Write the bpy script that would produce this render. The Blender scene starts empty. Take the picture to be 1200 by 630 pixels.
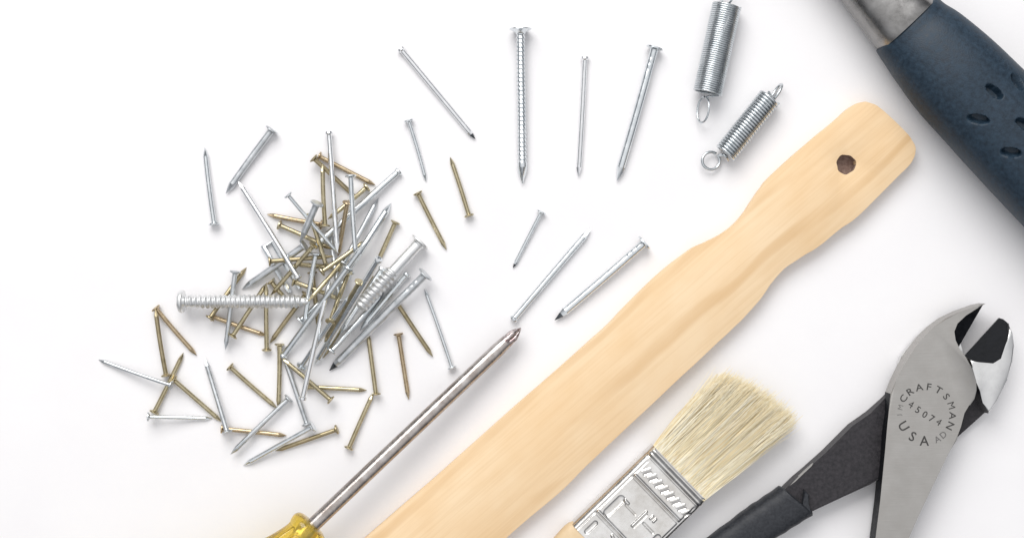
import bpy, bmesh, math, random
import numpy as np
from mathutils import Vector, Matrix

random.seed(7)
rng = np.random.default_rng(7)
sc = bpy.context.scene
COL = sc.collection

# ------------------------------------------------------------------ scale
S = 1.0 / 3600.0          # metres on the table for one unit of the plan
CAM_H = 0.50              # camera height above the table
MM = 0.001

def P(px, py, z=0.0):
    """plan position (x right, y down, 1200 x 630) of a point standing z above the table"""
    k = S * (CAM_H - z) / CAM_H
    return Vector(((px - 600.0) * k, (315.0 - py) * k, z))

# ------------------------------------------------------------------ camera
cam_d = bpy.data.cameras.new("Camera")
cam = bpy.data.objects.new("Camera", cam_d)
COL.objects.link(cam)
cam.location = (0, 0, CAM_H)
cam.rotation_euler = (0, 0, 0)
cam_d.sensor_width = 36.0
cam_d.lens = 36.0 * CAM_H / (1200 * S)
cam_d.clip_start = 0.01
cam_d.clip_end = 100.0
sc.camera = cam

# ------------------------------------------------------------------ light
sc.view_settings.view_transform = 'Standard'
sc.view_settings.look = 'None'
sc.view_settings.exposure = 0.0
sc.view_settings.gamma = 1.0
sc.cycles.use_denoising = True
sc.cycles.max_bounces = 10

world = bpy.data.worlds.new("World")
sc.world = world
world.use_nodes = True
wn = world.node_tree
wn.nodes.clear()
w_out = wn.nodes.new('ShaderNodeOutputWorld')
w_bg = wn.nodes.new('ShaderNodeBackground')
w_tc = wn.nodes.new('ShaderNodeTexCoord')
w_sep = wn.nodes.new('ShaderNodeSeparateXYZ')
w_ramp = wn.nodes.new('ShaderNodeValToRGB')
wn.links.new(w_tc.outputs['Generated'], w_sep.inputs[0])
wn.links.new(w_sep.outputs['Z'], w_ramp.inputs[0])
wn.links.new(w_ramp.outputs[0], w_bg.inputs[0])
wn.links.new(w_bg.outputs[0], w_out.inputs[0])
cr = w_ramp.color_ramp
cr.elements[0].position = 0.0
cr.elements[0].color = (0.10, 0.104, 0.112, 1)
cr.elements[1].position = 1.0
cr.elements[1].color = (1.0, 1.0, 1.01, 1)
e = cr.elements.new(0.45); e.color = (0.27, 0.28, 0.30, 1)
e = cr.elements.new(0.78); e.color = (0.86, 0.86, 0.88, 1)
w_bg.inputs[1].default_value = 0.95

def area(name, loc, target, size_x, size_y, power, colour):
    d = bpy.data.lights.new(name, 'AREA')
    d.shape = 'RECTANGLE'
    d.size = size_x; d.size_y = size_y
    d.energy = power; d.color = colour
    o = bpy.data.objects.new(name, d)
    COL.objects.link(o)
    o.location = loc
    v = Vector(target) - Vector(loc)
    o.rotation_euler = v.to_track_quat('-Z', 'Y').to_euler()
    return o

# the window of the room, beyond the top edge of the table and a little to the left
area("window_light", (-0.34, 1.20, 1.20), (-0.05, 0, 0), 1.4, 1.1, 26.5, (1.0, 0.985, 0.97))

# ------------------------------------------------------------------ materials
def mat(name, base, metallic=0.0, rough=0.4, noise=None, bump=None, ramp=None, spec=0.5, brushed=None):
    m = bpy.data.materials.new(name)
    m.use_nodes = True
    nt = m.node_tree
    b = nt.nodes['Principled BSDF']
    b.inputs['Base Color'].default_value = (*base, 1)
    b.inputs['Metallic'].default_value = metallic
    b.inputs['Roughness'].default_value = rough
    b.inputs['Specular IOR Level'].default_value = spec
    tc = nt.nodes.new('ShaderNodeTexCoord')
    if noise:                       # (scale, colour low, colour high, roughness swing)
        sc_, lo, hi, rs = noise
        n = nt.nodes.new('ShaderNodeTexNoise')
        n.inputs['Scale'].default_value = sc_
        n.inputs['Detail'].default_value = 5
        n.inputs['Roughness'].default_value = 0.62
        nt.links.new(tc.outputs['Object'], n.inputs['Vector'])
        r = nt.nodes.new('ShaderNodeValToRGB')
        r.color_ramp.elements[0].position = 0.33; r.color_ramp.elements[0].color = (*lo, 1)
        r.color_ramp.elements[1].position = 0.67; r.color_ramp.elements[1].color = (*hi, 1)
        nt.links.new(n.outputs['Fac'], r.inputs[0])
        nt.links.new(r.outputs[0], b.inputs['Base Color'])
        if rs:
            mr = nt.nodes.new('ShaderNodeMapRange')
            mr.inputs['From Min'].default_value = 0.3; mr.inputs['From Max'].default_value = 0.7
            mr.inputs['To Min'].default_value = max(0.03, rough - rs); mr.inputs['To Max'].default_value = rough + rs
            nt.links.new(n.outputs['Fac'], mr.inputs['Value'])
            nt.links.new(mr.outputs[0], b.inputs['Roughness'])
    if bump:                        # (scale, strength, distance)
        n2 = nt.nodes.new('ShaderNodeTexNoise')
        n2.inputs['Scale'].default_value = bump[0]
        n2.inputs['Detail'].default_value = 4
        if brushed is not None:     # grinding marks: stretched along one direction
            mp = nt.nodes.new('ShaderNodeMapping')
            mp.inputs['Rotation'].default_value = (0, 0, brushed)
            mp.inputs['Scale'].default_value = (0.06, 1.0, 1.0)
            nt.links.new(tc.outputs['Object'], mp.inputs[0])
            nt.links.new(mp.outputs[0], n2.inputs['Vector'])
        else:
            nt.links.new(tc.outputs['Object'], n2.inputs['Vector'])
        bp = nt.nodes.new('ShaderNodeBump')
        bp.inputs['Strength'].default_value = bump[1]
        bp.inputs['Distance'].default_value = bump[2]
        nt.links.new(n2.outputs['Fac'], bp.inputs['Height'])
        nt.links.new(bp.outputs[0], b.inputs['Normal'])
    return m

M = {}
M['paper'] = mat('white_card', (0.87, 0.86, 0.866), 0, 0.75, noise=(30, (0.862, 0.85, 0.859), (0.885, 0.876, 0.880), 0), bump=(900, 0.12, 0.0002), spec=0.25)
M['zinc'] = mat('zinc_plated_steel', (0.7, 0.72, 0.74), 1.0, 0.25, noise=(260, (0.66, 0.70, 0.725), (0.80, 0.83, 0.845), 0.06), bump=(420, 0.12, 0.0002))
M['bright'] = mat('bright_steel', (0.8, 0.81, 0.82), 1.0, 0.22, noise=(380, (0.78, 0.795, 0.81), (0.88, 0.89, 0.90), 0.05), bump=(420, 0.08, 0.0002))
M['brass'] = mat('brass_plated_steel', (0.6, 0.46, 0.25), 1.0, 0.25, noise=(260, (0.42, 0.36, 0.22), (0.60, 0.53, 0.365), 0.07), bump=(420, 0.14, 0.0002))
M['screw_zinc'] = mat('satin_screw_plate', (0.85, 0.86, 0.86), 1.0, 0.42, noise=(300, (0.80, 0.81, 0.81), (0.90, 0.905, 0.905), 0.06))
M['dark_tip'] = mat('painted_tip_reflection', (0.05, 0.06, 0.065), 0.6, 0.35, noise=(900, (0.03, 0.035, 0.04), (0.10, 0.11, 0.12), 0.1))  # dark reflection on the cut point facets, put into the colour
M['spring'] = mat('spring_steel', (0.62, 0.65, 0.67), 1.0, 0.26, noise=(300, (0.55, 0.59, 0.61), (0.69, 0.72, 0.74), 0.05))
M['shaft'] = mat('worn_chrome_brown_reflection', (0.45, 0.42, 0.40), 1.0, 0.27, noise=(260, (0.38, 0.33, 0.30), (0.58, 0.55, 0.53), 0.08), bump=(500, 0.25, 0.0002))  # some wear, plus the stick's brown reflection put into the blotches
M['tip_worn'] = mat('worn_driver_tip', (0.4, 0.35, 0.34), 1.0, 0.3, noise=(700, (0.22, 0.15, 0.15), (0.62, 0.58, 0.57), 0.12), bump=(900, 0.6, 0.0003))
M['steel_face'] = mat('ground_steel', (0.5, 0.5, 0.49), 1.0, 0.42, noise=(150, (0.41, 0.396, 0.375), (0.46, 0.447, 0.427), 0.05), bump=(2600, 0.5, 0.0001), brushed=-1.0)
M['steel_jaw'] = mat('polished_jaw_steel', (0.7, 0.7, 0.69), 1.0, 0.3, noise=(200, (0.66, 0.66, 0.655), (0.78, 0.78, 0.775), 0.05), bump=(600, 0.2, 0.0001))
M['black_steel'] = mat('black_oxide_steel', (0.01, 0.011, 0.013), 0.0, 0.45, noise=(500, (0.006, 0.007, 0.009), (0.014, 0.015, 0.018), 0.1), bump=(900, 0.3, 0.0002), spec=0.08)
M['dark_handle'] = mat('dark_grey_enamel', (0.045, 0.043, 0.047), 0.1, 0.5, noise=(900, (0.020, 0.019, 0.022), (0.046, 0.042, 0.047), 0.12), bump=(1500, 0.6, 0.0002), spec=0.35)
M['grip'] = mat('black_vinyl', (0.035, 0.038, 0.045), 0, 0.5, noise=(1100, (0.016, 0.018, 0.023), (0.036, 0.039, 0.046), 0.1), bump=(1300, 0.5, 0.0002), spec=0.35)
M['rubber'] = mat('blue_black_rubber', (0.03, 0.042, 0.06), 0, 0.5, noise=(700, (0.006, 0.017, 0.031), (0.019, 0.041, 0.067), 0.08), bump=(2400, 0.35, 0.0002), spec=0.4)
M['neck'] = mat('dull_hammer_steel', (0.36, 0.35, 0.34), 1.0, 0.3, noise=(220, (0.22, 0.215, 0.21), (0.33, 0.325, 0.32), 0.06), bump=(700, 0.12, 0.0002))
M['ink'] = mat('etched_dark_lettering', (0.05, 0.048, 0.046), 0.2, 0.6)
M['ink_faint'] = mat('worn_etched_lettering', (0.16, 0.155, 0.15), 0.4, 0.55)
M['tin'] = mat('pressed_tin', (0.72, 0.71, 0.69), 1.0, 0.24, noise=(160, (0.66, 0.635, 0.60), (0.86, 0.85, 0.83), 0.10), bump=(350, 0.15, 0.0003))
M['brush_wood'] = mat('pale_brush_handle_wood', (0.72, 0.55, 0.34), 0, 0.5, noise=(90, (0.66, 0.48, 0.28), (0.78, 0.62, 0.41), 0.05))

M['hole_shade'] = mat('painted_hole_shade', (0.3, 0.2, 0.16), 0, 0.8, noise=(900, (0.20, 0.125, 0.10), (0.38, 0.27, 0.22), 0))  # shade inside the stick's hole, put into a dark brown colour

M['brass_dull'] = mat('tarnished_brass_plate', (0.45, 0.35, 0.2), 1.0, 0.36, noise=(300, (0.31, 0.26, 0.15), (0.52, 0.44, 0.29), 0.10), bump=(420, 0.2, 0.0002))
M['brass_red'] = mat('reddish_brass_plate', (0.5, 0.37, 0.22), 1.0, 0.28, noise=(260, (0.42, 0.32, 0.20), (0.60, 0.49, 0.33), 0.08), bump=(420, 0.14, 0.0002))
M['zinc_dull'] = mat('dull_zinc_plate', (0.6, 0.62, 0.64), 1.0, 0.40, noise=(330, (0.50, 0.53, 0.55), (0.74, 0.76, 0.775), 0.09), bump=(420, 0.2, 0.0002))

def bristle_material():
    m = bpy.data.materials.new('natural_bristle')
    m.use_nodes = True
    nt = m.node_tree
    b = nt.nodes['Principled BSDF']
    g = nt.nodes.new('ShaderNodeNewGeometry')
    r = nt.nodes.new('ShaderNodeValToRGB')
    r.color_ramp.elements[0].color = (0.74, 0.58, 0.32, 1)
    r.color_ramp.elements[1].color = (0.96, 0.92, 0.79, 1)
    e = r.color_ramp.elements.new(0.18); e.color = (0.86, 0.73, 0.46, 1)
    e = r.color_ramp.elements.new(0.55); e.color = (0.94, 0.86, 0.63, 1)
    nt.links.new(g.outputs['Random Per Island'], r.inputs[0])
    nt.links.new(r.outputs[0], b.inputs['Base Color'])
    b.inputs['Roughness'].default_value = 0.38
    return m
M['bristle'] = bristle_material()

def stick_material(angle):
    """pale birch: fine fibres and a few wandering growth lines that run along the stick"""
    m = bpy.data.materials.new('birch_wood')
    m.use_nodes = True
    nt = m.node_tree
    b = nt.nodes['Principled BSDF']
    tc = nt.nodes.new('ShaderNodeTexCoord')
    mp = nt.nodes.new('ShaderNodeMapping')
    mp.inputs['Rotation'].default_value = (0, 0, -angle)
    nt.links.new(tc.outputs['Object'], mp.inputs[0])
    def noise(scale, detail, vec):
        n = nt.nodes.new('ShaderNodeTexNoise')
        n.inputs['Scale'].default_value = scale
        n.inputs['Detail'].default_value = detail
        nt.links.new(vec, n.inputs['Vector'])
        return n
    def scaled(v):
        s = nt.nodes.new('ShaderNodeVectorMath'); s.operation = 'MULTIPLY'
        s.inputs[1].default_value = v
        nt.links.new(mp.outputs[0], s.inputs[0])
        return s.outputs[0]
    warp = noise(1.0, 2, scaled((14, 30, 30)))
    sep = nt.nodes.new('ShaderNodeSeparateXYZ')
    nt.links.new(mp.outputs[0], sep.inputs[0])
    # growth lines: y + warp -> sharp sine
    mul = nt.nodes.new('ShaderNodeMath'); mul.operation = 'MULTIPLY_ADD'
    mul.inputs[1].default_value = 0.016
    nt.links.new(warp.outputs['Fac'], mul.inputs[0])
    nt.links.new(sep.outputs['Y'], mul.inputs[2])
    ph = nt.nodes.new('ShaderNodeMath'); ph.operation = 'MULTIPLY'; ph.inputs[1].default_value = 480.0
    nt.links.new(mul.outputs[0], ph.inputs[0])
    sn = nt.nodes.new('ShaderNodeMath'); sn.operation = 'SINE'
    nt.links.new(ph.outputs[0], sn.inputs[0])
    line = nt.nodes.new('ShaderNodeMapRange')
    line.interpolation_type = 'SMOOTHSTEP'
    line.inputs['From Min'].default_value = 0.55; line.inputs['From Max'].default_value = 1.0
    nt.links.new(sn.outputs[0], line.inputs['Value'])
    fade = noise(1.0, 2, scaled((22, 60, 60)))
    fr = nt.nodes.new('ShaderNodeMapRange')
    fr.inputs['From Min'].default_value = 0.42; fr.inputs['From Max'].default_value = 0.62
    nt.links.new(fade.outputs['Fac'], fr.inputs['Value'])
    lm = nt.nodes.new('ShaderNodeMath'); lm.operation = 'MULTIPLY'
    nt.links.new(line.outputs[0], lm.inputs[0]); nt.links.new(fr.outputs[0], lm.inputs[1])
    fib = noise(1.0, 5, scaled((38, 1300, 1300)))
    cloud = noise(1.0, 4, scaled((45, 90, 90)))
    rb = nt.nodes.new('ShaderNodeValToRGB')
    rb.color_ramp.elements[0].position = 0.30; rb.color_ramp.elements[0].color = (0.825, 0.59, 0.345, 1)
    rb.color_ramp.elements[1].position = 0.68; rb.color_ramp.elements[1].color = (0.875, 0.67, 0.435, 1)
    nt.links.new(cloud.outputs['Fac'], rb.inputs[0])
    mix1 = nt.nodes.new('ShaderNodeMixRGB'); mix1.blend_type = 'MULTIPLY'; mix1.inputs[0].default_value = 1.0
    rf = nt.nodes.new('ShaderNodeValToRGB')
    rf.color_ramp.elements[0].position = 0.36; rf.color_ramp.elements[0].color = (0.955, 0.935, 0.905, 1)
    rf.color_ramp.elements[1].position = 0.56; rf.color_ramp.elements[1].color = (1.0, 1.0, 1.0, 1)
    nt.links.new(fib.outputs['Fac'], rf.inputs[0])
    nt.links.new(rb.outputs[0], mix1.inputs[1]); nt.links.new(rf.outputs[0], mix1.inputs[2])
    mix2 = nt.nodes.new('ShaderNodeMixRGB'); mix2.blend_type = 'MIX'
    sc2 = nt.nodes.new('ShaderNodeMath'); sc2.operation = 'MULTIPLY'; sc2.inputs[1].default_value = 0.55
    nt.links.new(lm.outputs[0], sc2.inputs[0])
    nt.links.new(sc2.outputs[0], mix2.inputs[0])
    nt.links.new(mix1.outputs[0], mix2.inputs[1])
    mix2.inputs[2].default_value = (0.66, 0.42, 0.20, 1)
    nt.links.new(mix2.outputs[0], b.inputs['Base Color'])
    b.inputs['Roughness'].default_value = 0.6
    b.inputs['Specular IOR Level'].default_value = 0.3
    bp = nt.nodes.new('ShaderNodeBump')
    bp.inputs['Strength'].default_value = 0.15; bp.inputs['Distance'].default_value = 0.0002
    nt.links.new(fib.outputs['Fac'], bp.inputs['Height'])
    nt.links.new(bp.outputs[0], b.inputs['Normal'])
    return m

def acetate_material():
    m = bpy.data.materials.new('yellow_acetate')
    m.use_nodes = True
    b = m.node_tree.nodes['Principled BSDF']
    b.inputs['Base Color'].default_value = (0.99, 0.74, 0.12, 1)
    b.inputs['Roughness'].default_value = 0.10
    b.inputs['Transmission Weight'].default_value = 0.85
    b.inputs['IOR'].default_value = 1.47
    return m
M['acetate'] = acetate_material()

# ------------------------------------------------------------------ helpers
def link(name, bm, material, parent=None, smooth=35, extra=()):
    me = bpy.data.meshes.new(name)
    bm.to_mesh(me); bm.free()
    me.materials.append(material)
    for x in extra:
        me.materials.append(x)
    if smooth:
        me.polygons.foreach_set('use_smooth', [True] * len(me.polygons))
        me.set_sharp_from_angle(angle=math.radians(smooth))
    o = bpy.data.objects.new(name, me)
    COL.objects.link(o)
    if parent is not None:
        o.parent = parent
    return o

def tag(o, label=None, cat=None, group=None, kind=None):
    if label: o['label'] = label
    if cat: o['category'] = cat
    if group: o['group'] = group
    if kind: o['kind'] = kind
    return o

def empty(name, loc, label, cat, group=None):
    o = bpy.data.objects.new(name, None)
    o.empty_display_size = 0.005
    COL.objects.link(o)
    o.location = loc
    return tag(o, label, cat, group)

def local(parent):
    """matrix from world coordinates to those of an unrotated parent"""
    return Matrix.Translation(-Vector(parent.location))

def rings(bm, ring_list, cap0=True, cap1=True, mats=None):
    rows = [[bm.verts.new(p) for p in r] for r in ring_list]
    n = len(rows[0])
    for i in range(len(rows) - 1):
        a, b = rows[i], rows[i + 1]
        for j in range(n):
            k = (j + 1) % n
            f = bm.faces.new((a[j], a[k], b[k], b[j]))
            if mats: f.material_index = mats[i]
    if cap0: bm.faces.new(list(reversed(rows[0])))
    if cap1:
        f = bm.faces.new(rows[-1])
        if mats: f.material_index = mats[-1]
    return rows

def lathe(bm, prof, n=14, phase=0.0, mats=None, cap0=True, cap1=True):
    """prof: (distance along local -Z ... here +Z, radius)"""
    rl = []
    for z, r in prof:
        rl.append([Vector((r * math.cos(phase + 2 * math.pi * j / n), r * math.sin(phase + 2 * math.pi * j / n), z)) for j in range(n)])
    return rings(bm, rl, cap0, cap1, mats)

def tube(bm, pts, r, n=8, closed=False):
    """round wire swept along pts with a parallel frame; r is a number or a list"""
    m = len(pts)
    up = None
    rl = []
    for i in range(m):
        if closed:
            t = (pts[(i + 1) % m] - pts[i - 1]).normalized()
        else:
            t = (pts[min(i + 1, m - 1)] - pts[max(i - 1, 0)]).normalized()
        if up is None:
            up = t.orthogonal().normalized()
        else:
            up = (up - t * up.dot(t))
            up = up.normalized() if up.length > 1e-9 else t.orthogonal().normalized()
        s = t.cross(up)
        rr = r[i] if hasattr(r, '__len__') else r
        rl.append([pts[i] + (up * math.cos(2 * math.pi * j / n) + s * math.sin(2 * math.pi * j / n)) * rr for j in range(n)])
    if closed:
        rl.append(rl[0])
        rings(bm, rl, False, False)
        bmesh.ops.remove_doubles(bm, verts=bm.verts, dist=1e-7)
    else:
        rings(bm, rl)

def smooth_poly(pts, sub=4, closed=True):
    out = []
    n = len(pts)
    for i in range(n if closed else n - 1):
        if closed:
            p0, p1, p2, p3 = pts[i - 1], pts[i], pts[(i + 1) % n], pts[(i + 2) % n]
        else:
            p0, p1, p2, p3 = pts[max(i - 1, 0)], pts[i], pts[i + 1], pts[min(i + 2, n - 1)]
        for k in range(sub):
            t = k / sub
            out.append(tuple(0.5 * ((2 * p1[c]) + (-p0[c] + p2[c]) * t + (2 * p0[c] - 5 * p1[c] + 4 * p2[c] - p3[c]) * t * t + (-p0[c] + 3 * p1[c] - 3 * p2[c] + p3[c]) * t ** 3) for c in (0, 1)))
    if not closed: out.append(tuple(pts[-1]))
    return out

def ccw(pts):
    a = sum(pts[i - 1][0] * pts[i][1] - pts[i][0] * pts[i - 1][1] for i in range(len(pts)))
    return pts if a > 0 else list(reversed(pts))

def slab(pts, z0, z1, bevel=0.0, segs=3, ref=None, side_mat=0, ztop=None):
    """flat piece with the plan outline pts (traced at its top face) and vertical sides"""
    ref = z1 if ref is None else ref
    w = ccw([P(x, y, ref).to_2d()[:] for x, y in pts])
    bm = bmesh.new()
    b = [bm.verts.new((x, y, z0)) for x, y in w]
    t = [bm.verts.new((x, y, ztop(x, y) if ztop else z1)) for x, y in w]
    n = len(w)
    top = bm.faces.new(t)
    bm.faces.new(list(reversed(b)))
    for i in range(n):
        f = bm.faces.new((b[i], b[(i + 1) % n], t[(i + 1) % n], t[i]))
        f.material_index = side_mat
    if bevel > 0:
        edges = [ed for ed in top.edges]
        bmesh.ops.bevel(bm, geom=edges, offset=bevel, segments=segs, profile=0.5, affect='EDGES', clamp_overlap=True, material=-1)
    bmesh.ops.recalc_face_normals(bm, faces=bm.faces)
    return bm

def to_local(bm, parent):
    bmesh.ops.transform(bm, matrix=local(parent), verts=bm.verts)
    return bm

def super_ring(c, side, upv, hw, hh, n=40, ex=2.0):
    out = []
    for j in range(n):
        a = 2 * math.pi * j / n
        ca, sa = math.cos(a), math.sin(a)
        x = math.copysign(abs(ca) ** (2 / ex), ca); y = math.copysign(abs(sa) ** (2 / ex), sa)
        out.append(c + side * (x * hw) + upv * (y * hh))
    return out

# ------------------------------------------------------------------ table
bm = bmesh.new()
bmesh.ops.create_grid(bm, x_segments=1, y_segments=1, size=1.2)
tag(link('table_surface', bm, M['paper'], smooth=0), 'plain white tabletop under all the tools', None, None, 'structure')

# ------------------------------------------------------------------ hammer
hz = 13.0 * MM
hammer = empty('hammer', P(1120, 90, 0), 'hammer with a dimpled blue black rubber grip and steel neck, top right corner', 'hammer')
def edge_loft(st, z, hh_scale, n_st, n_ring, ex, hmax=None):
    """st: (left x, left y, right x, right y) pairs in plan; returns rings resting on the table"""
    xs = np.linspace(0, len(st) - 1, n_st)
    L = smooth_poly([(s[0], s[1]) for s in st], 12, False); R = smooth_poly([(s[2], s[3]) for s in st], 12, False)
    m = len(L)
    out = []
    for q in np.linspace(0, m - 1, n_st):
        i = min(int(q), m - 2); f = q - i
        l = P(L[i][0] * (1 - f) + L[i + 1][0] * f, L[i][1] * (1 - f) + L[i + 1][1] * f, z)
        r = P(R[i][0] * (1 - f) + R[i + 1][0] * f, R[i][1] * (1 - f) + R[i + 1][1] * f, z)
        c = (l + r) / 2
        side = (r - l); hw = side.length / 2; side.normalize()
        hh = hw * hh_scale
        if hmax: hh = min(hh, hmax)
        out.append((c, side, hw, hh))
    return out
grip_st = [(1033.5, 55, 1094, -2), (1031.5, 59, 1099, -4), (1040, 73, 1108, 4), (1053, 94, 1126, 17), (1078, 130, 1160, 47), (1110, 166, 1194, 80), (1143, 203, 1228, 113), (1194, 258, 1282, 165), (1252, 318, 1338, 222), (1320, 388, 1398, 284), (1390, 462, 1462, 360), (1420, 500, 1490, 400)]
dimples = [(1161, 109, 11.5, 5.0, 40), (1190, 97, 11, 5.5, 58), (1143, 141, 12, 5.2, 12), (1196, 148, 12, 5.2, 30), (1180, 180, 11, 5.2, 8), (1222, 128, 12, 5.2, 40), (1226, 196, 12, 5.2, 12), (1240, 168, 12, 5.2, 30)]
loft = edge_loft(grip_st, hz, 0.80, 560, 300, 2.3)
rl = []
for c, side, hw, hh in loft:
    c = Vector((c.x, c.y, hh))
    ring = super_ring(c, side, Vector((0, 0, 1)), hw, hh, 300, 2.25)
    rl.append(ring)
dim_w = [(P(x, y, 22 * MM), a * S * 0.96, b * S * 0.96, math.radians(-d)) for x, y, a, b, d in dimples]
for i, ring in enumerate(rl):
    c0 = Vector((loft[i][0].x, loft[i][0].y, loft[i][3]))
    for j, p in enumerate(ring):
        if p.z < 10 * MM: continue
        # plan position seen at dimple height
        for q, a, b, d in dim_w:
            dx, dy = p.x - q.x, p.y - q.y
            if abs(dx) > 0.006 or abs(dy) > 0.006: continue
            u = (dx * math.cos(d) + dy * math.sin(d)) / a; v = (-dx * math.sin(d) + dy * math.cos(d)) / b
            rr = u * u + v * v
            if rr < 1.25:
                t = min(1.0, (1.25 - rr) / 0.75)
                p += (c0 - p).normalized() * (2.6 * MM * t * t * (3 - 2 * t))
bm = bmesh.new(); rings(bm, rl)
bmesh.ops.recalc_face_normals(bm, faces=bm.faces)
link('grip', to_local(bm, hammer), M['rubber'], hammer, smooth=50)
neck_st = [(1035, 57, 1094, 1), (1029, 52, 1088, -4), (1021, 42, 1078, -12), (1013, 31, 1066, -22), (1002, 16, 1052, -34), (990, -1, 1038, -48), (976, -20, 1022, -64), (940, -66, 988, -110), (900, -112, 950, -156)]
bm = bmesh.new()
rl = []
for c, side, hw, hh in edge_loft(neck_st, hz, 0.80, 80, 64, 2.2):
    rl.append(super_ring(Vector((c.x, c.y, 10.6 * MM)), side, Vector((0, 0, 1)), hw, hw * 0.92, 64, 2.6))
rings(bm, rl); bmesh.ops.recalc_face_normals(bm, faces=bm.faces)
link('neck', to_local(bm, hammer), M['neck'], hammer, smooth=50)

# ------------------------------------------------------------------ paint stirring stick
st_out = [(300, 742), (340, 707), (428, 630), (519, 551.5), (594.6, 484), (642, 443), (686, 404), (713.7, 379), (735, 356.5), (773, 320), (808, 293), (827, 283.5), (849, 272), (868, 255), (881, 236), (890, 223), (902, 208), (937, 176), (975, 144.5), (997.5, 125), (1010, 119.7), (1019.7, 120.6), (1032, 127), (1058, 151), (1070.5, 166.7), (1073, 177.8), (1067, 192), (1051, 208), (1007, 252), (985, 268), (959, 289), (941, 300), (919, 315), (903, 333), (893.6, 347), (874.6, 369), (852, 391), (824, 417), (760, 477), (698, 535), (654, 578), (595, 628), (480, 735), (420, 790), (360, 800)]
stick_a = math.atan2(0.655, 0.755)
TH = 5.0 * MM
outline = smooth_poly(st_out, 5)
# slightly hand-worn edge
outline = [(x + 0.18 * math.sin(i * 1.7) * math.sin(i * 0.31), y + 0.18 * math.sin(i * 1.1 + 2) * math.sin(i * 0.23)) for i, (x, y) in enumerate(outline)]
w = ccw([P(x, y, TH).to_2d()[:] for x, y in outline])
hole = []
hc = P(991.5, 192.5, TH)
for k in range(36):
    a = 2 * math.pi * k / 36
    r = 11.3 * S * (1 + 0.05 * math.sin(3 * a + 1) + 0.03 * math.sin(7 * a))
    hole.append((hc.x + r * math.cos(a), hc.y + r * math.sin(a)))
bm = bmesh.new()
def loop_edges(pts, z):
    vs = [bm.verts.new((x, y, z)) for x, y in pts]
    return vs, [bm.edges.new((vs[i - 1], vs[i])) for i in range(len(vs))]
ot, oe = loop_edges(w, TH); ht, he = loop_edges(hole, TH)
r_ = bmesh.ops.triangle_fill(bm, use_beauty=True, use_dissolve=False, edges=oe + he)
top_faces = [g for g in r_['geom'] if isinstance(g, bmesh.types.BMFace)]
ob, oe2 = loop_edges(w, 0.0002); hb, he2 = loop_edges(hole, 0.0002)
bmesh.ops.triangle_fill(bm, use_beauty=True, use_dissolve=False, edges=oe2 + he2)
for t, b in ((ot, ob), (ht, hb)):
    for i in range(len(t)):
        bm.faces.new((t[i - 1], t[i], b[i], b[i - 1]))
bmesh.ops.recalc_face_normals(bm, faces=bm.faces)
bm.edges.ensure_lookup_table()
rim = [ed for ed in bm.edges if all(abs(v.co.z - TH) < 1e-7 for v in ed.verts) and len(ed.link_faces) == 2 and any(abs(f.normal.z) < 0.5 for f in ed.link_faces)]
bmesh.ops.bevel(bm, geom=rim, offset=0.35 * MM, segments=2, profile=0.5, affect='EDGES', clamp_overlap=True)
c0 = P(700, 440, 0)
# the hole: its shade is painted brown on the wall and an added floor
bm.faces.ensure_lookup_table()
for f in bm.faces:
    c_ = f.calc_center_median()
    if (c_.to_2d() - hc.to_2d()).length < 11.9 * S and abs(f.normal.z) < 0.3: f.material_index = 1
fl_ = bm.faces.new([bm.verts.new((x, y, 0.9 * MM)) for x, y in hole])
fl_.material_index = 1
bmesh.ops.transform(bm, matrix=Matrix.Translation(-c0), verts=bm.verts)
o = link('stirring_stick', bm, stick_material(stick_a), smooth=40, extra=(M['hole_shade'],))
o.location = c0
tag(o, 'pale wooden paint stirring stick with a hole in its shaped grip', 'stirring stick')

# ------------------------------------------------------------------ screwdriver
def align(p0, p1):
    """rotation that takes local +Z onto p0 -> p1"""
    return (p1 - p0).to_track_quat('Z', 'Y').to_matrix().to_4x4()

h_z, t_z = 12.5 * MM, 4.6 * MM
sd0 = P(368, 613.5, h_z); sd1 = P(610.5, 384, t_z)
driver = empty('screwdriver', sd0, 'screwdriver with a worn steel shaft and clear yellow handle pointing at the nails', 'screwdriver')
driver.matrix_world = Matrix.Translation(sd0) @ align(sd0, sd1)
LEN = (sd1 - sd0).length
bm = bmesh.new()
R = 8.5 * S
n = 40
rl = []
for z in list(np.linspace(-0.006, LEN - 38 * S, 26)) + list(np.linspace(LEN - 37 * S, LEN - 24 * S, 12)):
    rr = R if z < LEN - 38 * S else R * (1 - 0.10 * ((z - LEN + 38 * S) / (14 * S)))
    rl.append([Vector((rr * math.cos(2 * math.pi * j / n), rr * math.sin(2 * math.pi * j / n), z)) for j in range(n)])
rings(bm, rl)
shaft = link('shaft', bm, M['shaft'], driver, smooth=50)
bm = bmesh.new()
rl = []
n = 64
for k in range(30):
    t = k / 29
    z = LEN - 24 * S + t * 24 * S
    env = R * (0.90 - 0.10 * t) if t < 0.45 else R * (0.855 - 0.80 * ((t - 0.45) / 0.55) ** 1.35)
    fl = min(1.0, t / 0.35)
    ring = []
    for j in range(n):
        a = 2 * math.pi * j / n
        cross = abs(math.cos(2 * (a + 0.5)))           # four wings
        depth = 1 - 0.58 * fl * (1 - cross ** 0.6)
        ring.append(Vector((env * depth * math.cos(a), env * depth * math.sin(a), z)))
    rl.append(ring)
rings(bm, rl)
link('tip', bm, M['tip_worn'], driver, smooth=30)
bm = bmesh.new()
rl = []
n = 96
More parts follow.
